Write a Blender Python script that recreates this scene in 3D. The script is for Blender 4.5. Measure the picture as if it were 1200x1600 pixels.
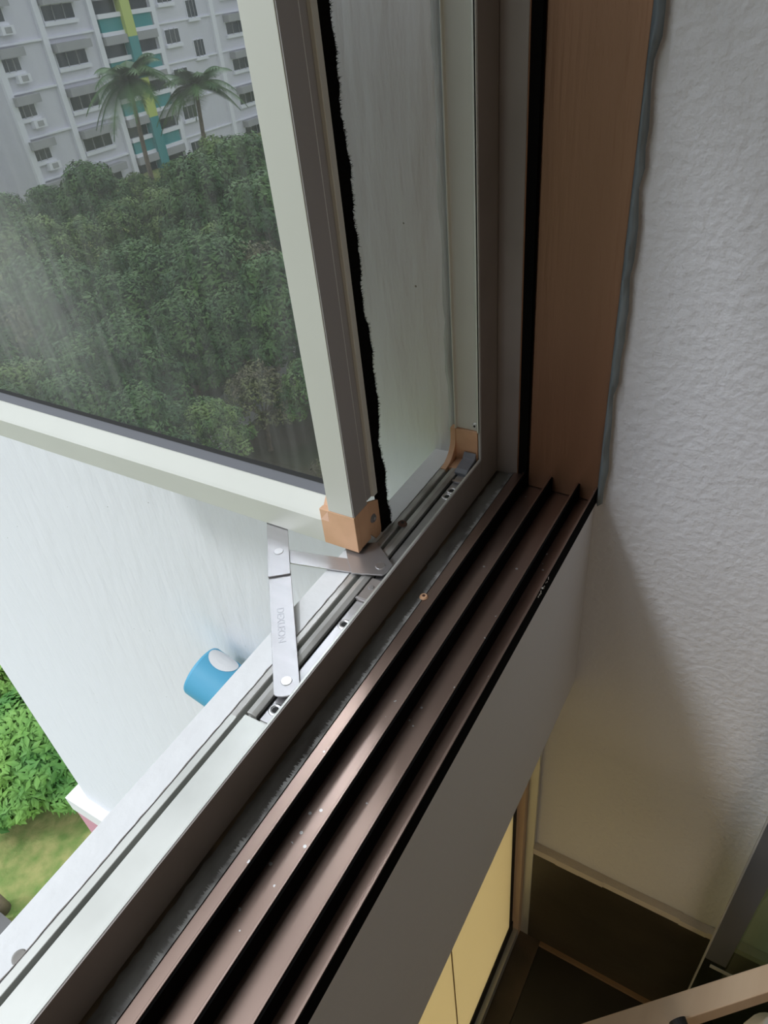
import bpy, bmesh, math, random
from mathutils import Vector, Matrix
random.seed(7)
C = bpy.context.scene.collection
for o in list(bpy.data.objects): bpy.data.objects.remove(o)

# ------------------------------------------------------------------ camera, sky, lamps, exposure
K = 0.75                       # plan units -> metres
FZ = 2.31                      # floor is FZ plan units under the lens
def W(p): return Vector((p[0]*K, p[1]*K, (p[2]+FZ)*K))
S = bpy.context.scene
cam_d = bpy.data.cameras.new('camera'); cam = bpy.data.objects.new('camera', cam_d); C.objects.link(cam)
cam_d.sensor_fit = 'VERTICAL'; cam_d.sensor_height = 36; cam_d.sensor_width = 27
cam_d.lens = 1106.38/1600*36; cam_d.clip_start = 0.01; cam_d.clip_end = 500
R = Matrix(((0.50461108, 0.56915435, -0.64917716), (-0.85834732, 0.24993054, -0.44807878), (-0.09277679, 0.78332499, 0.61464984)))
cam.matrix_world = Matrix.Translation(W((0,0,0))) @ R.to_4x4()
S.camera = cam
S.view_settings.view_transform = 'Standard'; S.view_settings.look = 'None'
S.view_settings.gamma = 1; S.view_settings.use_curve_mapping = False
S.view_settings.exposure = 0.42
w = bpy.data.worlds.new('overcast sky'); S.world = w; w.use_nodes = True
nt = w.node_tree; bg = nt.nodes['Background']
tc = nt.nodes.new('ShaderNodeTexCoord'); sx = nt.nodes.new('ShaderNodeSeparateXYZ'); rp = nt.nodes.new('ShaderNodeValToRGB')
nt.links.new(tc.outputs['Generated'], sx.inputs[0]); nt.links.new(sx.outputs['Z'], rp.inputs[0]); nt.links.new(rp.outputs[0], bg.inputs[0])
e = rp.color_ramp.elements
e[0].position = 0.0; e[0].color = (0.47, 0.51, 0.55, 1); e[1].position = 1.0; e[1].color = (0.93, 0.97, 1.0, 1)
m_ = rp.color_ramp.elements.new(0.35); m_.color = (0.72, 0.765, 0.83, 1)
bg.inputs[1].default_value = 1.4
sd = bpy.data.lights.new('veiled sun', 'SUN'); sd.energy = 1.05; sd.angle = math.radians(9); sd.color = (.93, .96, 1.0)
so = bpy.data.objects.new('veiled_sun', sd); C.objects.link(so); so.rotation_euler = Vector((-1.0, .80, 1.58)).to_track_quat('Z', 'Y').to_euler(); so.location = W((-3, 5, 6))
ld = bpy.data.lights.new('warm room lamp', 'AREA'); ld.energy = 5.5; ld.size = 1.3; ld.color = (1.0, 0.80, 0.60)
lo = bpy.data.objects.new('warm_room_lamp', ld); C.objects.link(lo); lo.location = W((-1.3, -1.6, -.75)); lo.rotation_euler = Vector((-1, .2, .25)).to_track_quat('Z', 'Y').to_euler()

# ------------------------------------------------------------------ materials
def mat(name, col, rough=.5, metal=0., col2=None, scale=20., stretch=(1,1,1), bump=0., bscale=None, detail=4, spec=.5, lo_=.35, hi=.65, coord='Object'):
    m = bpy.data.materials.new(name); m.use_nodes = True; n = m.node_tree; b = n.nodes['Principled BSDF']
    b.inputs['Base Color'].default_value = (*col, 1); b.inputs['Roughness'].default_value = rough
    b.inputs['Metallic'].default_value = metal; b.inputs['Specular IOR Level'].default_value = spec
    if col2 or bump:
        t = n.nodes.new('ShaderNodeTexCoord'); mp = n.nodes.new('ShaderNodeMapping'); mp.inputs['Scale'].default_value = stretch
        n.links.new(t.outputs[coord], mp.inputs[0])
    if col2:
        nz = n.nodes.new('ShaderNodeTexNoise'); nz.inputs['Scale'].default_value = scale; nz.inputs['Detail'].default_value = detail
        n.links.new(mp.outputs[0], nz.inputs[0])
        r = n.nodes.new('ShaderNodeValToRGB'); r.color_ramp.elements[0].position = lo_; r.color_ramp.elements[1].position = hi
        r.color_ramp.elements[0].color = (*col, 1); r.color_ramp.elements[1].color = (*col2, 1)
        n.links.new(nz.outputs[0], r.inputs[0]); n.links.new(r.outputs[0], b.inputs['Base Color'])
    if bump:
        nb = n.nodes.new('ShaderNodeTexNoise'); nb.inputs['Scale'].default_value = bscale or scale; nb.inputs['Detail'].default_value = detail
        n.links.new(mp.outputs[0], nb.inputs[0]); bp = n.nodes.new('ShaderNodeBump'); bp.inputs['Distance'].default_value = bump
        n.links.new(nb.outputs[0], bp.inputs['Height']); n.links.new(bp.outputs[0], b.inputs['Normal'])
    return m
def specks(m, col, scale, thr, rough=None):
    """scattered small paint flecks mixed over a material's own colour"""
    n = m.node_tree; b = n.nodes['Principled BSDF']
    t = n.nodes.new('ShaderNodeTexCoord'); v = n.nodes.new('ShaderNodeTexVoronoi'); v.inputs['Scale'].default_value = scale
    nz = n.nodes.new('ShaderNodeTexNoise'); nz.inputs['Scale'].default_value = scale*.21; nz.inputs['Detail'].default_value = 2
    n.links.new(t.outputs['Object'], v.inputs[0]); n.links.new(t.outputs['Object'], nz.inputs[0])
    lt = n.nodes.new('ShaderNodeMath'); lt.operation = 'LESS_THAN'; lt.inputs[1].default_value = thr
    gt = n.nodes.new('ShaderNodeMath'); gt.operation = 'GREATER_THAN'; gt.inputs[1].default_value = .56
    mu = n.nodes.new('ShaderNodeMath'); mu.operation = 'MULTIPLY'
    n.links.new(v.outputs['Distance'], lt.inputs[0]); n.links.new(nz.outputs[0], gt.inputs[0])
    n.links.new(lt.outputs[0], mu.inputs[0]); n.links.new(gt.outputs[0], mu.inputs[1])
    mx = n.nodes.new('ShaderNodeMix'); mx.data_type = 'RGBA'; mx.inputs[7].default_value = (*col, 1)
    n.links.new(mu.outputs[0], mx.inputs[0])
    l = b.inputs['Base Color'].links
    if l: n.links.new(l[0].from_socket, mx.inputs[6])
    else: mx.inputs[6].default_value = b.inputs['Base Color'].default_value
    n.links.new(mx.outputs[2], b.inputs['Base Color']); return m

M = {}
M['wall_out'] = specks(mat('exterior white paint', (.71,.725,.75), .75, bump=.004, bscale=38, stretch=(1,1,.22), detail=6), (.25,.24,.22), 30, .035)
M['ledge'] = specks(mat('ledge white paint', (.80,.81,.82), .7, col2=(.74,.75,.76), scale=9, bump=.001, bscale=60), (.12,.11,.1), 26, .05)
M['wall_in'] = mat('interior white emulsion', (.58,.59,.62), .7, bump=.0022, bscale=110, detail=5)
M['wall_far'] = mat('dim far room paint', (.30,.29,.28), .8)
M['panel_in'] = mat('parapet paint', (.60,.60,.62), .6, bump=.001, bscale=40)
M['pink'] = mat('pink paint', (.55,.28,.33), .8)
M['alu'] = mat('pale anodised aluminium', (.66,.67,.64), .38, .55, col2=(.56,.57,.54), scale=14, stretch=(1,1,.15))
M['alu_green'] = mat('powder coated sash', (.63,.64,.59), .42, .15, col2=(.60,.61,.56), scale=6)
M['alu_dirty'] = mat('weathered aluminium', (.50,.49,.47), .42, .5, col2=(.16,.14,.125), scale=34, stretch=(.5,1,1), lo_=.45, hi=.85)
M['alu_inner'] = mat('grey brown frame face', (.30,.27,.255), .5, .3, col2=(.24,.215,.20), scale=9)
M['stile_side'] = mat('grey sash edge', (.36,.35,.35), .45, .2)
M['steel'] = mat('stainless steel', (.46,.45,.46), .4, .85, col2=(.40,.39,.40), scale=50, stretch=(1,.1,1))
M['rivet'] = mat('bright rivet', (.62,.61,.62), .3, .9)
M['black'] = mat('black rubber', (.012,.012,.012), .7)
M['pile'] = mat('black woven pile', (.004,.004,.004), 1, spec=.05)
M['band'] = mat('slate grey band', (.085,.09,.10), .5)
M['gasket'] = mat('grey gasket', (.17,.175,.20), .45)
M['peach'] = mat('peach nylon', (.68,.41,.25), .5, col2=(.58,.34,.20), scale=30)
M['peach_l'] = mat('light peach nylon', (.80,.52,.38), .5)
M['rust'] = mat('rusty screw', (.10,.05,.035), .8, .3)
M['brown'] = specks(mat('bronze anodised aluminium', (.36,.265,.23), .36, .88, col2=(.30,.215,.18), scale=12, stretch=(.3,1,1)), (.7,.7,.7), 95, .13)
M['brown_jamb'] = mat('bronze jamb', (.235,.125,.072), .45, .4, col2=(.19,.10,.055), scale=9, stretch=(1,1.6,.12), bump=.0006, bscale=120)
M['dirt'] = mat('grimy channel', (.19,.185,.17), .7, .2, col2=(.06,.052,.045), scale=30, stretch=(.4,1,1), bump=.001, bscale=60, detail=8)
M['dust'] = mat('dust edge', (.34,.34,.33), .9, col2=(.12,.115,.11), scale=70, detail=8)
M['sealant'] = mat('yellowed sealant', (.12,.08,.045), .6, col2=(.05,.04,.03), scale=25)
M['caulk'] = mat('blue grey caulk', (.09,.11,.125), .5, col2=(.17,.20,.21), scale=16, stretch=(1,1,.2), bump=.004, bscale=30)
M['caulk_w'] = mat('grey smeared sealant', (.50,.51,.51), .5, col2=(.30,.31,.31), scale=25, stretch=(1,1,.25), bump=.004, bscale=40)
M['tile'] = specks(mat('dark slate tile', (.050,.042,.030), .45, col2=(.028,.024,.017), scale=7, detail=8, bump=.001, bscale=20), (.55,.50,.42), 7, .07)
M['floor'] = specks(mat('floor tile', (.030,.027,.020), .35, col2=(.016,.014,.010), scale=5, detail=8), (.6,.57,.5), 6, .06)
M['grout'] = mat('brown grout', (.20,.125,.07), .8)
M['border'] = mat('brown border tile', (.085,.062,.042), .5, col2=(.05,.038,.026), scale=12)
M['mortar'] = mat('painted mortar', (.50,.46,.42), .8, bump=.003, bscale=60)
M['wood'] = mat('pale painted wood', (.60,.45,.31), .5, col2=(.55,.40,.27), scale=6, stretch=(1,6,1))
M['blue'] = mat('blue plastic', (.085,.36,.56), .4)
M['white'] = mat('white plastic', (.75,.75,.77), .4)
M['bwall'] = mat('block paint', (.66,.65,.71), .85)
M['bwall2'] = mat('block pier paint', (.78,.78,.83), .85)
M['bgrey'] = mat('block grey hood', (.36,.36,.37), .8)
M['bglass'] = mat('block glass', (.03,.04,.05), .15)
M['teal'] = mat('teal panel', (.05,.27,.28), .6)
M['lime'] = mat('lime stripe', (.50,.58,.16), .7)
M['bark'] = mat('bark', (.22,.17,.12), .9, col2=(.15,.12,.085), scale=6)
M['path'] = mat('concrete path', (.55,.54,.5), .9)
M['soil'] = mat('bare soil', (.13,.10,.07), .95, col2=(.07,.075,.035), scale=.7, detail=8)
M['asphalt'] = mat('asphalt', (.12,.12,.12), .9)
M['grass'] = mat('lawn', (.13,.21,.05), .95, col2=(.30,.30,.11), scale=3.2, detail=10, bump=.05, bscale=6)
def leafmat(name, a, b):
    m = mat(name, a, .55, col2=b, scale=.9, detail=5, lo_=.38, hi=.66)
    m.node_tree.nodes['Principled BSDF'].inputs['Specular IOR Level'].default_value = .3
    return m
M['leaf'] = leafmat('broad leaves', (.028,.080,.024), (.10,.19,.05))
M['leaf2'] = leafmat('pale leaves', (.05,.115,.03), (.17,.25,.07))
M['leaf3'] = leafmat('brownish foliage', (.10,.085,.05), (.17,.20,.07))
M['leafy'] = leafmat('bright shrub leaves', (.055,.17,.035), (.20,.37,.075))
M['yellow'] = mat('yellow leaves', (.75,.55,.04), .6)
M['palm'] = leafmat('palm fronds', (.05,.11,.045), (.10,.19,.06))

# cream blind / frosted lower pane: lets daylight through
def translucent(name, col):
    m = bpy.data.materials.new(name); m.use_nodes = True; n = m.node_tree; out = n.nodes['Material Output']
    b = n.nodes['Principled BSDF']; b.inputs['Base Color'].default_value = (*col,1); b.inputs['Roughness'].default_value = .6
    t = n.nodes.new('ShaderNodeBsdfTranslucent'); t.inputs[0].default_value = (*col,1)
    mx = n.nodes.new('ShaderNodeMixShader'); mx.inputs[0].default_value = .75
    n.links.new(b.outputs[0], mx.inputs[1]); n.links.new(t.outputs[0], mx.inputs[2]); n.links.new(mx.outputs[0], out.inputs[0]); return m
M['cream'] = translucent('cream frosted glass', (.90,.76,.50))

# tinted reflective glass of the open sash, filmed with streaky dust
def sash_glass():
    m = bpy.data.materials.new('reflective tinted glass'); m.use_nodes = True; n = m.node_tree; out = n.nodes['Material Output']
    n.nodes.remove(n.nodes['Principled BSDF'])
    g = n.nodes.new('ShaderNodeBsdfGlossy'); g.inputs['Color'].default_value = (.93,.97,1,1); g.inputs['Roughness'].default_value = .007
    tr = n.nodes.new('ShaderNodeBsdfTransparent'); tr.inputs[0].default_value = (.16,.17,.165,1)
    mx = n.nodes.new('ShaderNodeMixShader'); mx.inputs[0].default_value = .47
    n.links.new(tr.outputs[0], mx.inputs[1]); n.links.new(g.outputs[0], mx.inputs[2])
    d = n.nodes.new('ShaderNodeBsdfDiffuse'); d.inputs[0].default_value = (.62,.64,.62,1)
    t = n.nodes.new('ShaderNodeTexCoord'); mp = n.nodes.new('ShaderNodeMapping'); mp.inputs['Scale'].default_value = (1,9,.7)
    nz = n.nodes.new('ShaderNodeTexNoise'); nz.inputs['Scale'].default_value = 9; nz.inputs['Detail'].default_value = 8
    n.links.new(t.outputs['Object'], mp.inputs[0]); n.links.new(mp.outputs[0], nz.inputs[0])
    n2 = n.nodes.new('ShaderNodeTexNoise'); n2.inputs['Scale'].default_value = 2.2; n2.inputs['Detail'].default_value = 2
    n.links.new(t.outputs['Object'], n2.inputs[0])
    ma = n.nodes.new('ShaderNodeMath'); ma.operation = 'MULTIPLY'; n.links.new(nz.outputs[0], ma.inputs[0]); n.links.new(n2.outputs[0], ma.inputs[1])
    mr = n.nodes.new('ShaderNodeMapRange'); mr.inputs[1].default_value = .12; mr.inputs[2].default_value = .42; mr.inputs[3].default_value = .05; mr.inputs[4].default_value = .17
    n.links.new(ma.outputs[0], mr.inputs[0])
    # patch of thicker dust high up, away from the hinge
    sp = n.nodes.new('ShaderNodeVectorMath'); sp.operation = 'DISTANCE'; sp.inputs[1].default_value = (0, .43, .21)
    n.links.new(t.outputs['Object'], sp.inputs[0])
    r2 = n.nodes.new('ShaderNodeMapRange'); r2.inputs[1].default_value = .0; r2.inputs[2].default_value = .20; r2.inputs[3].default_value = .17; r2.inputs[4].default_value = 0; r2.interpolation_type = 'SMOOTHSTEP'
    n.links.new(sp.outputs['Value'], r2.inputs[0])
    ad = n.nodes.new('ShaderNodeMath'); n.links.new(mr.outputs[0], ad.inputs[0]); n.links.new(r2.outputs[0], ad.inputs[1])
    m2 = n.nodes.new('ShaderNodeMixShader'); n.links.new(ad.outputs[0], m2.inputs[0]); n.links.new(mx.outputs[0], m2.inputs[1]); n.links.new(d.outputs[0], m2.inputs[2])
    n.links.new(m2.outputs[0], out.inputs[0]); return m
M['sash_glass'] = sash_glass()
def clear_glass(name, tint, refl=.08):
    m = bpy.data.materials.new(name); m.use_nodes = True; n = m.node_tree; out = n.nodes['Material Output']; n.nodes.remove(n.nodes['Principled BSDF'])
    g = n.nodes.new('ShaderNodeBsdfGlossy'); g.inputs['Roughness'].default_value = .02
    tr = n.nodes.new('ShaderNodeBsdfTransparent'); tr.inputs[0].default_value = (*tint,1)
    mx = n.nodes.new('ShaderNodeMixShader'); mx.inputs[0].default_value = refl
    n.links.new(tr.outputs[0], mx.inputs[1]); n.links.new(g.outputs[0], mx.inputs[2]); n.links.new(mx.outputs[0], out.inputs[0]); return m
M['clear'] = clear_glass('clear glass', (.97,.98,.97), .06)
M['green_glass'] = clear_glass('greenish glass', (.74,.82,.72), .10)

# ------------------------------------------------------------------ mesh helpers (plan units)
class MB:
    def __init__(s): s.v = []; s.f = []
    def add(s, vs, fs):
        n = len(s.v); s.v += [tuple(x) for x in vs]; s.f += [tuple(i+n for i in f) for f in fs]; return s
    def box(s, x0,x1,y0,y1,z0,z1):
        return s.add([(x0,y0,z0),(x1,y0,z0),(x1,y1,z0),(x0,y1,z0),(x0,y0,z1),(x1,y0,z1),(x1,y1,z1),(x0,y1,z1)],
                     [(0,3,2,1),(4,5,6,7),(0,1,5,4),(1,2,6,5),(2,3,7,6),(3,0,4,7)])
    def prism(s, pts, ax, a, b):
        """closed 2D outline extruded along axis ax (0: pts are y,z; 1: x,z; 2: x,y)"""
        n = len(pts)
        def P(p, t): return {0:(t,p[0],p[1]), 1:(p[0],t,p[1]), 2:(p[0],p[1],t)}[ax]
        vs = [P(p,a) for p in pts] + [P(p,b) for p in pts]
        return s.add(vs, [tuple(range(n))[::-1], tuple(range(n,2*n))] + [(i,(i+1)%n,n+(i+1)%n,n+i) for i in range(n)])
    def cyl(s, p, q, r, r2=None, n=20):
        p, q = Vector(p), Vector(q); d = (q-p).normalized(); u = d.orthogonal().normalized(); v = d.cross(u); r2 = r if r2 is None else r2
        vs = [p+(u*math.cos(t)+v*math.sin(t))*r for t in [2*math.pi*i/n for i in range(n)]] + [q+(u*math.cos(t)+v*math.sin(t))*r2 for t in [2*math.pi*i/n for i in range(n)]]
        return s.add(vs, [tuple(range(n))[::-1], tuple(range(n,2*n))] + [(i,(i+1)%n,n+(i+1)%n,n+i) for i in range(n)])
    def lathe(s, c, prof, n=28):
        vs = []; 
        for r,z in prof:
            for i in range(n): t = 2*math.pi*i/n; vs.append((c[0]+r*math.cos(t), c[1]+r*math.sin(t), c[2]+z))
        fs = [(j*n+i, j*n+(i+1)%n, (j+1)*n+(i+1)%n, (j+1)*n+i) for j in range(len(prof)-1) for i in range(n)]
        fs += [tuple(range(n))[::-1], tuple((len(prof)-1)*n+i for i in range(n))]
        return s.add(vs, fs)
    def build(s, name, m, parent=None, base=None, bevel=0., smooth=False, kind=None, label=None):
        b = base if base is not None else (parent['_b'] if parent is not None else (0,0,-FZ))
        B = W(b)
        me = bpy.data.meshes.new(name); me.from_pydata([W(v)-B for v in s.v], [], s.f)
        bm = bmesh.new(); bm.from_mesh(me); bmesh.ops.recalc_face_normals(bm, faces=bm.faces); bm.to_mesh(me); bm.free()
        me.materials.append(m); o = bpy.data.objects.new(name, me); C.objects.link(o)
        if smooth:
            for p in me.polygons: p.use_smooth = True
        if parent is not None: o.parent = parent; o['_b'] = list(b)
        else: o.location = B; o['_b'] = list(b)
        if bevel:
            bv = o.modifiers.new('bevel', 'BEVEL'); bv.width = bevel*K; bv.segments = 2; bv.limit_method = 'ANGLE'; bv.angle_limit = math.radians(35)
        if kind: o['kind'] = kind
        if label: o['label'] = label
        return o
def thing(name, label, cat, base, group=None, kind=None):
    o = bpy.data.objects.new(name, None); C.objects.link(o); o.location = W(base); o['_b'] = list(base); o.empty_display_size = .05
    if label: o['label'] = label
    if cat: o['category'] = cat
    if group: o['group'] = group
    if kind: o['kind'] = kind
    return o
def tag(o, label, cat, group=None):
    o['label'] = label; o['category'] = cat
    if group: o['group'] = group
    return o

SZ = -.60                       # top of the aluminium sill rail
TOP = 1.15                      # head of the window
# ------------------------------------------------------------------ room and facade shell
MB().box(.875,1.2,-4.2,.33,-FZ,1.35).build('wall_right', M['wall_in'], kind='structure')
MB().box(-2.4,.875,-4.2,.31,-FZ-.15,-FZ).build('floor', M['floor'], kind='structure')
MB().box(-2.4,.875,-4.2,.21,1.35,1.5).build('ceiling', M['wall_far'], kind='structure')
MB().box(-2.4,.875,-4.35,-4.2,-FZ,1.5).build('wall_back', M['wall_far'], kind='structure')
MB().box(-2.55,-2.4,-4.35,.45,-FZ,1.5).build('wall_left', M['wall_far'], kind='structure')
b = MB(); b.prism([(.212,-.677),(.212,-1.115),(.45,-1.115),(.45,-.665),(.40,-.665),(.40,-.685),(.216,-.685),(.216,-.677)], 0, -2.4, .875)
b.build('wall_front', M['panel_in'], kind='structure', bevel=.004)
MB().box(-2.4,.875,.212,.45,TOP,1.5).build('wall_lintel', M['panel_in'], kind='structure')
MB().box(-2.4,-1.6,.212,.45,-.66,TOP).build('wall_pier', M['panel_in'], kind='structure')
b = MB(); b.prism([(.4175,-.664),(.4175,-.6078),(.452,-.6105),(.4535,-.62),(.4535,-.664)], 0, -2.4, .815)
b.build('ledge', M['ledge'], kind='structure').name = 'trim_1'
# wing wall beyond the window, its reveal running up to the frame
b = MB(); b.prism([(.815,.4175),(.86,.4175),(.86,.45),(1.12,.45),(1.12,2.77),(.815,2.77)], 2, -3.6, 1.6)
b.build('wall_wing', M['wall_out'], kind='structure')
MB().box(.757,1.2,1.2,2.89,-3.62,-3.5).build('trim_2', M['white'], kind='structure')
MB().box(.765,1.2,1.2,2.88,-8,-3.62).build('wall_lower', M['pink'], kind='structure')
MB().box(.875,1.2,.33,.45,-8,1.5).build('wall_corner', M['wall_out'], kind='structure')
# skirting, its painted mortar band, border tiles at the window side
br = MB().box(.862,.875,-4.2,.262,-FZ,-1.80).build('baseboard_right', M['tile'], kind='structure', bevel=.002)
b = MB(); n = 60
for i in range(n):
    y0 = .262-(3.5)*i/n; y1 = y0-3.5/n
    b.box(.857-random.random()*.004,.8745,y1,y0,-1.80,-1.775-random.random()*.004)
b.build('mortar_band', M['mortar'], br, base=(0,0,-FZ), kind='structure')
MB().box(-2.4,.862,.222,.285,-FZ,-FZ+.006).build('trim_3', M['border'], kind='structure')
b = MB(); b.box(.850,.8615,-3.2,.222,-FZ,-FZ+.012); b.build('trim_4', M['grout'], kind='structure')
b = MB()
for y in (-.25,-.72,-1.2): b.box(-2.4,.85,y-.004,y+.004,-FZ,-FZ+.002)
for x in (.55,.08,-.4): b.box(x-.004,x+.004,-3.2,.222,-FZ,-FZ+.002)
b.build('trim_5', M['border'], kind='structure')

# ------------------------------------------------------------------ aluminium outer frame (window_1)
w1 = thing('window_1', None, None, (.3,.39,SZ), kind='structure')
X0 = -1.6
sill = MB()
sill.prism([(.368,-.66),(.368,SZ),(.3712,SZ),(.3722,-.6135),(.4035,-.6135),(.4045,-.626),(.408,-.626),(.409,-.6068),(.4175,-.6068),(.4175,-.66)], 0, X0, .815)
sill.build('sill_rail', M['alu'], w1, bevel=.0006)
face = MB(); face.box(X0,.80,.3665,.3679,-.658,-.6005); face.box(.8005,.857,.3665,.3679,-.658,TOP)
face.build('inner_face', M['alu_inner'], w1, kind='structure')
b = MB(); b.box(X0,.287,.372,.4035,-.6135,-.6068); b.build('channel_cover', M['alu'], w1, bevel=.0006)
b = MB(); b.prism([(.4035,-.614),(.4035,-.6072),(.3975,-.6064),(.3915,-.6080),(.3915,-.614)], 0, .29, .775); b.build('channel_ridge', M['alu_dirty'], w1, bevel=.0005)
b = MB(); b.prism([(.409,-.607),(.410,-.6062),(.4165,-.6064),(.4175,-.607)], 0, .28, .775); b.build('outer_lip', M['alu_dirty'], w1, bevel=.0005)
b = MB(); b.prism([(.8,.3712),(.8,.3685),(.857,.3685),(.86,.4175),(.815,.4175),(.815,.4105),(.801,.4095),(.801,.4075),(.8055,.4065),(.8055,.3742),(.801,.3735)], 2, -.555, TOP)
b.build('jamb', M['alu_green'], w1, bevel=.0006)
b = MB(); b.prism([(.8,.3712),(.8,.3680),(.81,.3680),(.81,.3735)], 2, SZ, TOP); b.build('jamb_edge', M['alu'], w1, bevel=.0005)
MB().box(X0,.86,.368,.4175,TOP-.04,TOP).build('head_rail', M['alu_green'], w1, bevel=.001)
MB().box(X0,X0+.05,.368,.4175,-.6,TOP).build('jamb', M['alu_green'], w1, bevel=.001)
MB().box(X0,.80,.3705,.4150,.435,.475).build('added_transom_rail', M['alu_green'], w1, bevel=.001)  # unseen transom, added above a shortened sash to let more light in
MB().box(X0+.05,.80,.390,.394,.475,TOP-.04).build('added_transom_pane', M['clear'], w1)
# curved peach corner joint
b = MB(); b.prism([(.8015,-.555),(.8015,-.6075),(.775,-.6075),(.775,-.6125),(.812,-.6125),(.812,-.555)], 1, .3735, .4085)
arc = []
for i in range(9):
    t = math.pi/2*i/8; arc.append((.765+.036*math.sin(t), -.569-.036*math.cos(t)))
outer = [(x,z) for x,z in arc]
pts = outer + [(.812,-.555),(.814,-.612),(.765,-.612)]
pts = outer[:1] + outer[1:] + [(.801,-.555),(.8145,-.555),(.8145,-.612),(.765,-.612)]
b.prism(pts, 1, .4085, .4170)
b.build('corner_joint', M['peach'], w1, label='peach coloured nylon corner joint', bevel=.0005)
b = MB(); b.prism([(.764,-.6055),(.771,-.602),(.793,-.598),(.799,-.590),(.800,-.606),(.764,-.612)], 1, .3745, .394); b.build('end_cap', M['gasket'], w1, bevel=.0008)
def screw(c, d, r, m1, m2, parent, nm='screw'):
    d = Vector(d).normalized(); c = Vector(c)
    s = MB().cyl(c, c+d*.0022, r, r*.75, 18).build(nm, m1, parent)
    MB().cyl(c+d*.0018, c+d*.0026, r*.38, r*.35, 12).build('recess', m2, s)
screw((.8055,.3785,-.546), (-1,0,0), .0048, M['alu'], M['black'], w1, 'rivet')
screw((.6265,.4045,-.6045), (0,-.2,1), .0065, M['rust'], M['black'], w1)
vs = []; n = 300
for i in range(n+1):
    x = X0+(.80-X0)*i/n; y = .4180+random.random()*.0008; t_ = .0004+random.random()*.0007
    vs += [(x,y,-.6067),(x,y+t_,-.6067),(x,y+t_,-.6085),(x,y,-.6085)]
MB().add(vs,[(4*i+k,4*i+k+1,4*i+k+5,4*i+k+4) for i in range(n) for k in (0,1,2)]).build('sealant_line', M['alu_inner'], w1)
MB().cyl((.0180,.4200,-.6085),(.0180,.4195,-.6068),.0065,.005,24).build('drain_cap', M['alu_dirty'], w1)
# smeared sealant along the reveal edge and between jamb and plaster
def strip(x, y0, y1, z0, z1, n, amp, dx):
    b = MB(); vs = []; fs = []
    for i in range(n+1):
        z = z0+(z1-z0)*i/n
        a = y1+amp*(random.random()-.5)*(1 if 0<i<n else 0)
        vs += [(x,y0,z),(x-dx*(.5+random.random()),(y0+a)/2,z),(x,a,z)]
    for i in range(n):
        for k in (0,1): fs.append((3*i+k,3*i+k+1,3*i+k+4,3*i+k+3))
    return b.add(vs,fs)
strip(.8146,.409,.4265,-.57,TOP,70,.004,.004).build('sealant_bead', M['caulk_w'], w1, smooth=True)
# ------------------------------------------------------------------ sealant in the inner corner of the rail, and the bronze track frame
tf = thing('sliding_grille_track', 'dark bronze aluminium three-fin sliding track running along the sill with brown jamb', 'window track', (.3,.28,-.68))
b = MB(); b.prism([(.3678,-.66),(.3678,-.684),(.214,-.684),(.214,-.676),(.2085,-.676),(.2085,-.649),(.2112,-.649),(.2122,-.6770),(.3215,-.6770),(.3215,-.652),(.337,-.652),(.341,-.6585),(.3665,-.6585)], 0, X0, .872)
b.build('track_bed', M['brown'], tf, bevel=.0004)
for y in (.3225,.2810,.2385):
    MB().box(X0,.868,y-.0013,y+.0013,-.6775,-.649).build('track_fin', M['brown'], tf, bevel=.0004)
    MB().box(X0,.866,y-.0036,y-.0014,-.6770,-.6502).build('fin_liner', M['pile'], tf)
MB().box(X0,.866,.2076,.2085,-.6765,-.6502).build('fin_liner', M['pile'], tf)
b = MB(); b.box(X0,.857,.3405,.3664,-.6586,-.6560); b.build('grime_layer', M['dirt'], tf)
def ragged(y0, y1, z, n, amp):
    vs=[]; fs=[]
    for i in range(n+1):
        x = X0+(.855-X0)*i/n; a = amp*random.random()
        vs += [(x,y0,z),(x,y1+a,z)]
    for i in range(n): fs.append((2*i,2*i+1,2*i+3,2*i+2))
    return MB().add(vs,fs)
ragged(.3378,.3395,-.6516,3000,.0056).build('dust_line', M['dust'], tf)
b = ragged(.3664,.3610,-.6555,300,.003); b.build('sealant_bead', M['sealant'], tf)
MB().prism([(.858,.333),(.872,.333),(.872,.3665),(.858,.3665)], 2, -.6572, TOP).build('outer_jamb_strip', M['alu_inner'], tf)
MB().prism([(.866,.2085),(.872,.2085),(.872,.333),(.858,.333),(.858,.3312),(.8695,.3312),(.8695,.318),(.866,.316)], 2, -.676, TOP).build('jamb_board', M['brown_jamb'], tf, bevel=.0006, label='brown painted jamb board')
MB().box(.8590,.8694,.3185,.3308,-.672,TOP).build('slot_shade_strip', M['pile'], tf)  # added strip, its black stands in for the groove's dark reflection
strip(.8655,.2085,.1985,-.676,TOP,90,.006,.008).build('caulk_bead', M['caulk'], tf, smooth=True, label='blue grey smeared caulk')
screw((.5560,.3375,-.6512), (0,0,1), .0058, M['peach'], M['rust'], tf)
# white paint drips on the inner edge
b = MB()
for i in range(9):
    x = .62+i*.0045; r = .0008+random.random()*.0012
    b.cyl((x,.2082,-.650-random.random()*.006),(x,.2074,-.651-random.random()*.006),r,r*.6,8)
b.build('paint_flecks', M['white'], tf, kind='stuff', label='white paint drips')

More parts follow.
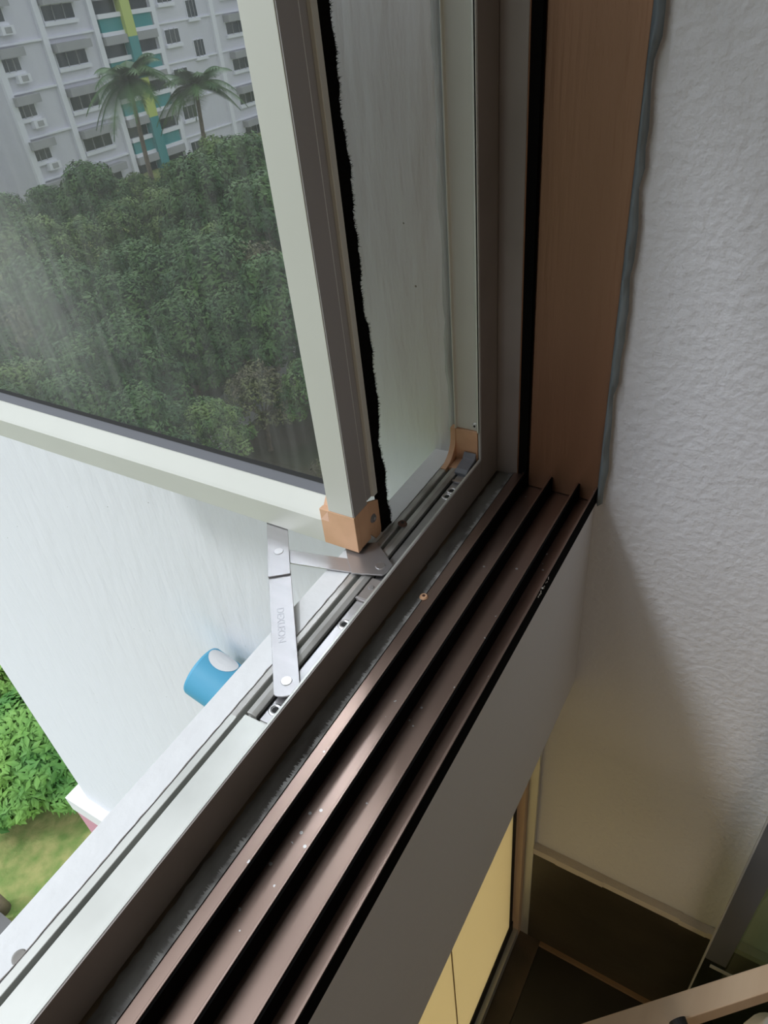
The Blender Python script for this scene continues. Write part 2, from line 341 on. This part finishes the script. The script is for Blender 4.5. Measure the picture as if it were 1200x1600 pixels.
# ------------------------------------------------------------------ friction stay
fs = thing('friction_stay', 'stainless steel friction stay hinge joining the open sash to the sill channel', 'window hinge', (.45,.40,-.612))
MB().box(.291,.80,.3735,.3880,-.6134,-.6115).build('base_track', M['steel'], fs, bevel=.0003)
MB().box(.288,.80,.3880,.3915,-.6134,-.6130).build('gap_shade_strip', M['black'], fs)  # black strip on the channel floor paints in the shade of the open gap
def poly(pts, z0, z1): return MB().prism(pts, 2, z0, z1)
def arm(A, Bp, wd, z0, z1, n=8, e0=.45):
    A = Vector(A); Bp = Vector(Bp); d = (Bp-A).normalized(); u = Vector((-d.y,d.x)); pts = []
    for i in range(n+1):
        t = math.pi*(i/n)-math.pi/2; pts.append(tuple(Bp+ (d*math.cos(t)*.45+u*math.sin(t))*wd/2))
    for i in range(n+1):
        t = math.pi*(i/n)+math.pi/2; pts.append(tuple(A+ (d*math.cos(t)*e0+u*math.sin(t))*wd/2))
    return poly(pts, z0, z1)
la = arm((.328,.378),(.474,.4985),.0285,-.6038,-.6018); 
long_arm = la.build('long_arm', M['steel'], fs, bevel=.0004)
u = arm((.468,.494),(.585,.588),.0285,-.6012,-.5990, e0=.02); u.build('joggled_end', M['steel'], long_arm, bevel=.0004)
short = arm((.5035,.5215),(.530,.405),.0235,-.6060,-.6042).build('short_arm', M['steel'], fs, bevel=.0004)
poly([(.512,.4135),(.5255,.3765),(.5335,.3735),(.5465,.3735),(.5760,.4135),(.5640,.440),(.548,.4455),(.5300,.4305)], -.6040, -.6018).build('sash_bracket', M['steel'], fs, bevel=.0004)
for c, z, pr in (((.504,.522),-.5990,fs), ((.5385,.3870),-.6018,fs), ((.3385,.3865),-.6018,fs)):
    MB().cyl((c[0],c[1],z-.0005),(c[0],c[1],z+.0009),.0066,.0058,24).build('rivet', M['rivet'], pr)
def eyelet(x, y, z, r=.0078):
    o = MB(); n = 24; vs = []
    for k,(rr,zz) in enumerate(((r,0),(r*.9,.0012),(r*.62,.0012),(r*.5,-.0004))):
        vs += [(x+rr*math.cos(2*math.pi*i/n), y+rr*math.sin(2*math.pi*i/n), z+zz) for i in range(n)]
    o.add(vs, [(k*n+i,k*n+(i+1)%n,(k+1)*n+(i+1)%n,(k+1)*n+i) for k in range(3) for i in range(n)])
    e_ = o.build('screw_hole', M['rivet'], fs, smooth=True)
    MB().cyl((x,y,z-.0003),(x,y,z+.0001),r*.5,r*.5,16).build('screw_recess', M['black'], e_)
for x in (.3080,.4420,.7130,.7280): eyelet(x,.3805,-.6115)
sl = MB().box(.482,.522,.3745,.3895,-.6113,-.6085).build('slider', M['alu_inner'], fs, bevel=.0008)
MB().cyl((.506,.382,-.6086),(.506,.382,-.6070),.004,.0034,16).build('slider_rivet', M['steel'], sl)
MB().box(.482,.4855,.3745,.3900,-.6086,-.6075).build('slider_lip', M['steel'], sl)
MB().box(.7465,.7690,.3740,.3885,-.6114,-.6095).build('end_stop', M['steel'], fs, bevel=.0006)
MB().box(.7455,.7480,.3740,.3885,-.6095,-.6070).build('end_stop_lip', M['rivet'], fs)
# stamped letters on the long arm
cu = bpy.data.curves.new('lettering', 'FONT'); cu.body = 'DEXLEON'; cu.size = .0125*K; cu.extrude = .00012*K; cu.align_x = 'CENTER'; cu.align_y = 'CENTER'; cu.space_character = 1.0
to = bpy.data.objects.new('tmp', cu); C.objects.link(to); bpy.context.view_layer.update()
me = bpy.data.meshes.new_from_object(to.evaluated_get(bpy.context.evaluated_depsgraph_get())); bpy.data.objects.remove(to)
me.materials.clear(); me.materials.append(mat('stamped letters', (.36,.36,.37), .45, .7))
d = Vector((.474-.328, .4985-.378, 0)).normalized(); down = -d; right = down.cross(Vector((0,0,1)))
Rm = Matrix((down, -right, Vector((0,0,1)))).transposed()
for v in me.vertices: v.co = Rm @ v.co
st = bpy.data.objects.new('stamped_lettering', me); C.objects.link(st); st.parent = long_arm
st.location = (W((.4020,.4420,-.6017))-W(fs['_b'])); 

# ------------------------------------------------------------------ open casement sash, standing square to the facade
GX = .572
sh = thing('casement_sash', 'open casement window sash with dark reflective glass, pale green-grey frame and peach corner', 'window sash', (.57,.44,SZ))
Y0, Y1, ZB, ZT = .4235, 1.27, -.598, .42
b = MB(); b.prism([(.545,Y0),(.5755,Y0),(.5765,.4275),(.592,.4275),(.5935,.4225),(.603,.4225),(.604,.44),(.600,.452),(.578,.4605),(.545,.4605)], 2, -.541, ZT-.03)
b.build('hinge_stile', M['alu_green'], sh, bevel=.0006)
b = MB(); b.box(.546,.5752,.4222,.4236,-.541,ZT-.03); b.box(.5756,.5925,.4262,.4276,-.541,ZT-.03); b.build('stile_edge_face', M['stile_side'], sh)
MB().cyl((.5757,.4226,-.541),(.5757,.4226,ZT-.03),.0007,.0007,6).build('stile_bead', M['alu'], sh)
b = MB(); b.prism([(.545,ZB),(.600,ZB),(.600,-.545),(.578,-.530),(.566,-.532),(.548,-.5565),(.545,-.561)], 1, .4745, Y1)
b.build('bottom_rail', M['alu_green'], sh, bevel=.0006)
b = MB(); b.prism([(.563,-.533),(.5735,-.533),(.5735,-.515),(.569,-.515)], 1, .4605, Y1-.03); b.build('gasket', M['gasket'], sh, label='dark grey rubber glazing gasket')
b = MB(); b.prism([(.5665,-.5185),(.5712,-.5185),(.5712,-.5145),(.5690,-.5135)], 1, .4605, Y1-.03); b.build('gasket_lip', M['black'], sh)
MB().box(.568,.573,.459,.4612,-.53,ZT-.03).build('gasket_lip', M['black'], sh)
MB().box(.545,.60,Y0,Y1,ZT-.035,ZT).build('top_rail', M['alu_green'], sh, bevel=.001)
MB().box(.545,.60,Y1-.037,Y1,-.545,ZT-.035).build('free_stile', M['alu_green'], sh, bevel=.001)
MB().box(GX-.0005,GX+.004,.455,Y1-.03,-.54,ZT-.03).build('glass_pane', M['sash_glass'], sh, base=(GX,.455,-.54))
# peach corner key: face block, end plate with a rounded flange
b = MB(); b.box(.5447,.553,.4222,.4750,ZB,-.5415); b.add([(.5447,.4605,-.5415),(.5447,.4750,-.5415),(.5447,.4750,-.5565),(.5640,.4750,-.5310),(.5640,.4605,-.5310),(.5447,.4605,-.5565)],[(5,2,3,4)])
b.box(.553,.5760,.4222,.4240,-.597,-.5415)
fl = [(.576,-.545),(.5830,-.543),(.6045,-.5535),(.6070,-.575),(.6062,-.598),(.6030,-.6065),(.5965,-.6105),(.5900,-.6090),(.576,-.590)]
b.prism(fl, 1, .4242, .4275)
ck = b.build('corner_key', M['peach'], sh, bevel=.0008, label='peach nylon corner key')
screw((.588,.4242,-.573), (0,-1,0), .0065, M['gasket'], M['rivet'], ck)
MB().add([(.5445,.4615,-.5420),(.5445,.4750,-.5590),(.5445,.4620,-.5590)],[(0,1,2)]).build('pale_triangle', M['peach_l'], ck)  # flat triangle in a paler peach on the key's face
b = MB(); b.prism([(.553,ZB-.0005),(.553,-.575),(.590,-.575),(.586,-.600),(.572,-.6065),(.558,-.6055)], 1, .430, .452); b.build('bumper', M['black'], sh, bevel=.001, label='black rubber bumper under the corner')
# pile weatherstrip with loose fibres
b = MB(); vs = []; fq = []
n = 420
def wob(z): 
    a = .0017*math.sin(z*70)+.0013*math.sin(z*31+1)+.0009*math.sin(z*190)
    if -.48 < z < -.30: a += .004*math.sin((z+.48)/.18*math.pi)
    if z < -.5: a += .0025
    return a
for i in range(n+1):
    z = -.628+(ZT+.60)*i/n; o_ = .6205+wob(z)+random.random()*.0016
    y = .4225+random.random()*.001
    vs += [(.603,.4285,z),(.604,y,z),(o_,y-.0005,z),(o_,.438,z)]
for i in range(n):
    for k in range(3): fq.append((4*i+k,4*i+k+1,4*i+k+5,4*i+k+4))
b.add(vs,fq)
for i in range(11000):
    z = -.630+(ZT-.2+.62)*random.random()**1.3; x = .6195+wob(z)
    a = random.uniform(-.8,.6); L = random.uniform(.002,.0056)*(1.7 if random.random()<.03 else 1)
    y = random.uniform(.421,.432)
    b.add([(x,y,z-.0004),(x,y,z+.0004),(x+L*math.cos(a),y+random.uniform(-.002,.002),z+L*math.sin(a))],[(0,1,2)])
for i in range(260):
    x = random.uniform(.604,.62); L = random.uniform(.003,.007); a = random.uniform(-.5,.5)
    b.add([(x-.0004,.424,-.626),(x+.0004,.424,-.626),(x+L*math.sin(a),.422,-.626-L)],[(0,1,2)])
b.build('pile_weatherstrip', M['pile'], sh, label='fraying black pile weatherstrip')

# ------------------------------------------------------------------ lower window behind the beam
w2 = thing('window_2', None, None, (.3,.3,-2.25), kind='structure')
MB().prism([(.845,.285),(.875,.285),(.875,.33),(.845,.33),(.845,.315),(.838,.315),(.838,.300),(.845,.300)], 2, -FZ, -1.115).build('window_frame', M['wood'], w2, bevel=.001)
MB().box(.862,.8745,.262,.285,-FZ,-1.115).build('window_frame', M['alu'], w2, bevel=.001)
MB().box(.818,.838,.302,.314,-FZ+.03,-1.115).build('gasket', M['black'], w2)
MB().box(-2.4,.845,.285,.335,-FZ,-2.262).build('window_sill', M['alu'], w2, bevel=.001)
MB().box(-2.4,.838,.299,.322,-2.262,-2.205).build('gasket', M['black'], w2)
MB().box(-2.4,.82,.303,.307,-2.21,-1.115).build('pane', M['cream'], w2)
b = MB()
for x in (.49,): b.box(x,x+.004,.3018,.303,-2.2,-1.115)
b.build('pane_rib', M['cream'], w2)

# ------------------------------------------------------------------ glass panel, wooden rack and white jar near the floor
gp = thing('glass_panel', 'upright greenish glass panel with a grey edge band standing by the right wall', 'glass panel', (.80,-.4,-FZ))
MB().box(.797,.803,-.92,-.1500,-FZ,-.55).build('glass', M['green_glass'], gp)
MB().box(.7958,.7968,-.192,-.1505,-1.76,-.55).build('edge_band', M['band'], gp)
MB().box(.7955,.8045,-.1502,-.1475,-FZ,-.55).build('edge_trim', M['caulk_w'], gp)
MB().box(.7955,.7968,-.60,-.165,-1.792,-1.778).build('glass_strip', M['caulk_w'], gp)
# rail: pixel-independent plank, slightly skewed to the walls
rk = thing('wooden_rack', 'pale wooden rail on legs crossing the corner in front of the glass panel', 'rack', (.35,-.25,-FZ))
d = Vector((-.69,.724,0)); nrm = Vector((.724,.69,0)); c0 = Vector((.4012,.0329,-1.286)) 
def plank(c, d, nrm, L0, L1, wd, h):
    vs = []
    for t in (L0,L1):
        for a,z in ((0,0),(-wd,0),(-wd,-h),(0,-h)): 
            p = c+d*t+nrm*a; vs.append((p.x,p.y,p.z+z))
    return MB().add(vs,[(0,1,2,3),(4,7,6,5),(0,4,5,1),(1,5,6,2),(2,6,7,3),(3,7,4,0)])
plank(c0,d,nrm,-.75,.12,.034,.052).build('rail', M['wood'], rk, bevel=.002)
for t in (-.70,.08):
    p = c0+d*t-nrm*.017; MB().box(p.x-.014,p.x+.014,p.y-.014,p.y+.014,-FZ,-1.33).build('leg', M['wood'], rk, bevel=.002)
p = c0+d*(-0.1387)-nrm*.034; MB().cyl((p.x,p.y,-1.2765),(p.x-nrm.x*.016,p.y-nrm.y*.016,-1.2765),.013,.011,20).build('side_knob', M['black'], rk, label='black knob on the side of the rail')
jr = MB().lathe((.665,-.285,-FZ), [(.050,0),(.056,.01),(.056,.60),(.052,.64),(.036,.665),(.034,.69),(.030,.695)]).build('plastic_canister', M['white'], base=(.665,-.285,-FZ), smooth=True)
tag(jr, 'tall white plastic canister standing beyond the wooden rail, bottom right corner', 'canister')

# ------------------------------------------------------------------ blue pipe fitting on the wing wall
bp_ = thing('blue_pipe', 'short blue plastic pipe end with a white oval patch on the white outer wall', 'pipe', (.75,1.2,-1.6))
A = Vector((.72,1.131,-1.4056)); Bq = Vector((.72,.80,-1.525)); ax = (Bq-A).normalized()
MB().cyl(A,Bq,.068,.068,96).build('pipe_body', M['blue'], bp_, bevel=.008)
# oval patch lying on the cylinder's surface
PATCH = -.45; u = Vector((0,0,1)); u = (u-ax*u.dot(ax)).normalized(); v = ax.cross(u); vs=[]; n=28; cx = .05
for ring in (0,.5,1):
    for i in range(n):
        t = 2*math.pi*i/n; s_ = cx+.042*ring*math.cos(t); an = PATCH+.50*ring*math.sin(t)
        p = A+ax*s_+(u*math.cos(an)+v*math.sin(an))*.0690; vs.append(tuple(p))
f_ = [(k*n+i,k*n+(i+1)%n,(k+1)*n+(i+1)%n,(k+1)*n+i) for k in range(2) for i in range(n)]
MB().add(vs,f_).build('oval_patch', M['white'], bp_, label='white oval patch')
MB().box(.74,.815,.98,1.02,-1.50,-1.44).build('bracket', M['alu'], bp_)

# ------------------------------------------------------------------ ground, paths
GZ = -16.
MB().box(-140,60,.5,140,GZ-1,GZ).build('ground', M['grass'], kind='structure')
b = MB(); b.box(-60,-13,20.5,23.5,GZ,GZ+.09); b.build('footpath', M['path'], kind='structure')
MB().box(-.6,.84,10.9,12.0,GZ,GZ+.35).build('kerb_wall', M['asphalt'], kind='structure')

MB().box(-34,-6,9,36,GZ,GZ+.06).build('soil_bed', M['soil'], kind='structure')
# ------------------------------------------------------------------ opposite block of flats (seen mirrored in the sash glass)
q = 1.1
def bx(x): return 2*GX - x*q
BY = 60*q
ab = thing('apartment_building', 'white high rise block of flats with teal balcony panels, reflected in the sash glass', 'building', (bx(56),BY,GZ))
MB().box(bx(95),bx(40.7),BY,BY+14,GZ,12).build('wall', M['bwall'], ab)
MB().box(bx(40.7),bx(20),BY+5,BY+14,GZ,12).build('wall', M['bwall'], ab)
def vbox(xa, xb, za, zb, d0, d1, nm, m, parent=ab):
    return MB().box(min(bx(xa),bx(xb)),max(bx(xa),bx(xb)),BY-d1,BY-d0,za*q,zb*q).build(nm, m, parent)
for x in (40.9,45.9,51.4,58.6,66.6,73): vbox(x-.28,x+.28,-14.5,10,0,.35,'pier',M['bwall2'])
def window(x, z, w_, h, hood=True):
    f = vbox(x-w_/2,x+w_/2,z-h/2,z+h/2,.0,.10,'window',M['bwall2'])
    vbox(x-w_/2+.08,x+w_/2-.08,z-h/2+.08,z+h/2-.08,.10,.13,'pane',M['bglass'],f)
    for k in (1,2): xx = x-w_/2+w_*k/3; vbox(xx-.03,xx+.03,z-h/2,z+h/2,.13,.17,'mullion',M['bgrey'],f)
    if hood: vbox(x-w_/2-.1,x+w_/2+.3,z+h/2,z+h/2+.62,.0,.9,'hood',M['bgrey'],f)
    vbox(x-w_/2-.1,x+w_/2+.1,z-h/2-.28,z-h/2,.0,.30,'sill',M['bwall2'],f)
for k in range(-2,5):
    z = -1.05-3.25*k
    window(48.1,z-.05,3.3,1.15)
    window(69.9,z-.1,3.0,1.15)
    if k >= -1:
        window(42.0,z+.25,1.9,1.0)
        a_ = vbox(42.0,43.2,z-1.05,z-.45,.0,.6,'air_conditioner',M['bwall2']); vbox(42.3,42.9,z-.95,z-.55,.6,.63,'fan_grille',M['bgrey'],a_)
    window(60.5,z+.15,2.0,1.25,False)
    if k < 2: window(63.9,z-1.2+.0,1.5,1.5,False)
    vbox(40.7,51.3,z-1.75,z-1.6,0,.25,'floor_band',M['bwall2'])
    vbox(58.7,73,z+1.2,z+1.32,0,.15,'floor_band',M['bwall2'])
    # central bay: opening, teal parapet between white sills
    vbox(51.8,54.3,z-.6,z+.75,.0,.05,'balcony_opening',M['bglass']); vbox(55.6,58.2,z-.6,z+.75,.0,.05,'balcony_opening',M['bglass'])
    vbox(51.8,58.2,z+.35,z+1.0,.0,.7,'hood',M['bgrey'])
    vbox(51.8,58.2,z-.95,z-.6,.0,.5,'parapet_cap',M['bwall2']); vbox(51.8,58.2,z-2.3,z-1.95,.0,.5,'parapet_cap',M['bwall2'])
    vbox(51.9,58.1,z-1.95,z-.95,.0,.35,'parapet_panel',M['teal'])
    st_ = vbox(54.4,55.5,z-2.5,z+.75,.0,.8,'stripe',M['lime'] if k in (-2,-1,0,2) else M['teal'])

# ------------------------------------------------------------------ trees
def leaf_quads(b, c, r, n, size, flat=.75):
    for i in range(n):
        t = random.uniform(0,2*math.pi); cz = random.uniform(-.5,1); rr = (1-abs(cz)**2)**.5; k = random.uniform(.72,1.05)
        p = Vector((c[0]+r*k*rr*math.cos(t), c[1]+r*k*rr*math.sin(t), c[2]+r*k*cz*flat))
        nn = Vector((rr*math.cos(t)+random.uniform(-.6,.6), rr*math.sin(t)+random.uniform(-.6,.6), cz+.4+random.uniform(-.5,.5))).normalized()
        a = nn.orthogonal().normalized(); a.rotate(Matrix.Rotation(random.uniform(0,6.28),3,nn)); bb = nn.cross(a)
        s = size*random.uniform(.6,1.3)
        b.add([p-a*s, p-bb*s*.42+a*s*.1-nn*s*.1, p+a*s, p+bb*s*.42+a*s*.1-nn*s*.1], [(0,1,2,3)])
def make_tree(name, label, cat, H, R_, nl, ls, lm, seed, group=None):
    random.seed(seed); t = thing(name, label, cat, (0,0,GZ), group)
    b = MB(); b.cyl((0,0,GZ),(.15,.1,GZ+H*.45),.028*H,.02*H,10)
    f = MB()
    for i in range(9):
        a = i*2.4; q_ = random.uniform(.35,.75)*R_; z = GZ+H*random.uniform(.55,.85)
        b.cyl((.15,.1,GZ+H*.42),(q_*math.cos(a),q_*math.sin(a),z),.012*H,.004*H,7)
    for i in range(26):
        a = i*2.4; q_ = R_*math.sqrt(i/26)*.85; z = GZ+H*(.90-.42*(i/26))+random.uniform(-.05,.05)*H
        leaf_quads(f, (q_*math.cos(a),q_*math.sin(a),z), R_*random.uniform(.26,.40), nl//26, ls)
    tr_ = b.build('trunk', M['bark'], t); fo = f.build('foliage', lm, t)
    return t
def dup(root, x, y, s, rz, label=None, group=None, z=None):
    r = root.copy(); C.objects.link(r); r.location = W((x,y,GZ if z is None else z)); r.scale = (s,s,s*random.uniform(.92,1.1)); r.rotation_euler = (0,0,rz)
    if label: r['label'] = label
    if group: r['group'] = group
    for ch in root.children:
        c = ch.copy(); C.objects.link(c); c.parent = r
    return r
KIND = ['dense dark green tree', 'paler yellow-green tree', 'sparse brownish tree']
BAND = ['low in the sash glass, nearest the bottom rail', 'in the middle of the canopy mirrored in the sash', 'high in the mirrored canopy, just below the white block']
protos = [make_tree('broadleaf_tree', '', 'tree', 8.2, 3.3, 9000, .17, M['leaf'], 1),
          make_tree('broadleaf_tree', '', 'tree', 7.6, 2.8, 8000, .15, M['leaf2'], 2),
          make_tree('broadleaf_tree', '', 'tree', 6.6, 2.6, 3800, .13, M['leaf3'], 3)]
used = [False]*3
random.seed(11)
def put(k, x, y, s, band):
    lab = KIND[k]+' '+BAND[band]; grp = ['dark','pale','brownish'][k]+' trees of the '+['lower','middle','upper'][band]+' reflected canopy'
    if not used[k]:
        used[k] = True; o = protos[k]; o.location = W((x,y,GZ)); o.scale = (s,s,s); o['label'] = lab; o['group'] = grp; return o
    return dup(protos[k], x, y, s, random.uniform(0,6.28), lab, grp)
# canopy laid out in rows that recede from the near lawn to the foot of the block
for row, (dist, n_, sc, bd) in enumerate(((21,3,.5,0),(25,6,.62,0),(29,7,.72,1),(34,8,.85,1),(39,8,.98,1),(46.5,9,1.08,2),(55,9,1.12,2))):
    for j in range(n_):
        az = math.radians(37+(62-37)*(j+.5*(row%2))/(n_-1)); dd = dist*random.uniform(.96,1.04)
        xv, yv = dd*math.cos(az), dd*math.sin(az)
        if yv > 58: continue
        k = random.choices((0,1,2), ((2,1,3),(4,1.5,2.2),(4,1.5,2),(4,3,1.2),(5,3,.6),(5,3,.2),(5,2,.1))[row])[0]
        put(k, 2*GX-xv, yv, sc*random.uniform(.88,1.1)*(.72 if row > 3 and math.degrees(az) > 45.5 else (.84 if row > 4 else .9) if row >= 4 else 1), bd)
# two palms
def palm(H, seed):
    random.seed(seed); t = thing('palm_tree', 'taller palm tree left of its pair, reflected before the white block of flats', 'palm', (0,0,GZ))
    b = MB(); pts = [Vector((.25*math.sin(i*.5),0,GZ+H*i/7)) for i in range(8)]
    for i in range(7): b.cyl(pts[i],pts[i+1],.22-.014*i,.22-.014*(i+1),10)
    b.build('trunk', M['bark'], t)
    top = pts[-1]
    for k in range(24):
        f = MB(); a = k*2.4; el = random.uniform(-.1,1.1) ; L = random.uniform(3.3,4.1); P = []
        for i in range(13):
            s_ = i/12; r_ = L*s_*math.cos(el*.7)*(1-.15*s_); z = L*(math.sin(el)*s_-.9*s_*s_*(.45+.3*math.cos(el)))
            P.append(top+Vector((r_*math.cos(a), r_*math.sin(a), z)))
        side = Vector((-math.sin(a),math.cos(a),0))
        for i in range(12):
            f.cyl(P[i],P[i+1],.03,.025,5)
            for m__ in range(5):
                p = P[i].lerp(P[i+1],m__/5); w_ = 1.0*math.sin(math.pi*min(1,(i+1)/12*.9+.1))+.1; dv = (P[i+1]-P[i]).normalized()
                for s in (-1,1): 
                    tip = p+side*s*w_+dv*.3-Vector((0,0,.35*w_)); f.add([p,p+dv*.065,tip],[(0,1,2)])
        f.build('frond', M['palm'], t)
    return t
p1 = palm(11.0, 5); p1.location = W((2*GX-39.2,43.9,GZ))
p2 = dup(p1, 2*GX-42.6, 41.2, .99, 1.3, 'palm tree right of its pair, reflected before the white block of flats')
# yellow flowering shrub in the canopy
def shrub(name, label, x, y, z, r, n, s, m, seed, cat='shrub'):
    random.seed(seed); t = thing(name, label, cat, (x,y,z)); b = MB()
    for i in range(7): b.cyl((x,y,z),(x+r*.6*math.cos(i*2.4),y+r*.6*math.sin(i*2.4),z+r*random.uniform(.6,1.2)),.04*r,.015*r,6)
    b.build('stems', M['bark'], t); f = MB()
    for i in range(18):
        a = i*2.4; q_ = r*math.sqrt(i/18)*.75; leaf_quads(f,(x+q_*math.cos(a),y+q_*math.sin(a),z+r*(1.15-.75*i/18)),r*.36,n//18,s)
    f.build('foliage', m, t); return t
shrub('flowering_shrub','small shrub with bright yellow leaves amid the reflected trees',2*GX-22.5,20.7,-10.6,.34,300,.06,M['yellow'],3)
# bright tree seen directly past the outer edge of the wing wall
k_ = 0
for (x,y,z,r,lab) in ((3.75,13.9,-16,2.0,'bright green leafy tree right against the edge of the white outer wall'),
                      (4.5,18.4,-16,2.9,'bright green leafy tree behind, at the left edge of the view below the sash')):
    k_ += 1; shrub('leafy_tree', lab, x, y, z, r, 15000, .15, M['leafy'], 20+k_, 'tree')
tk = MB(); pts = [(.93,12.25,GZ),(.90,12.1,-14.8),(.95,11.9,-13.2),(.9,12.4,-11),(.6,13.4,-9)]
for i in range(4): tk.cyl(pts[i],pts[i+1],.17-.02*i,.15-.02*i,14)
tag(tk.build('tree_trunk', M['bark'], base=(.93,12.25,GZ), smooth=True), 'grey-brown bare trunk rising from the lawn at the left edge', 'tree trunk')

for o in bpy.data.objects:
    if '_b' in o: del o['_b']
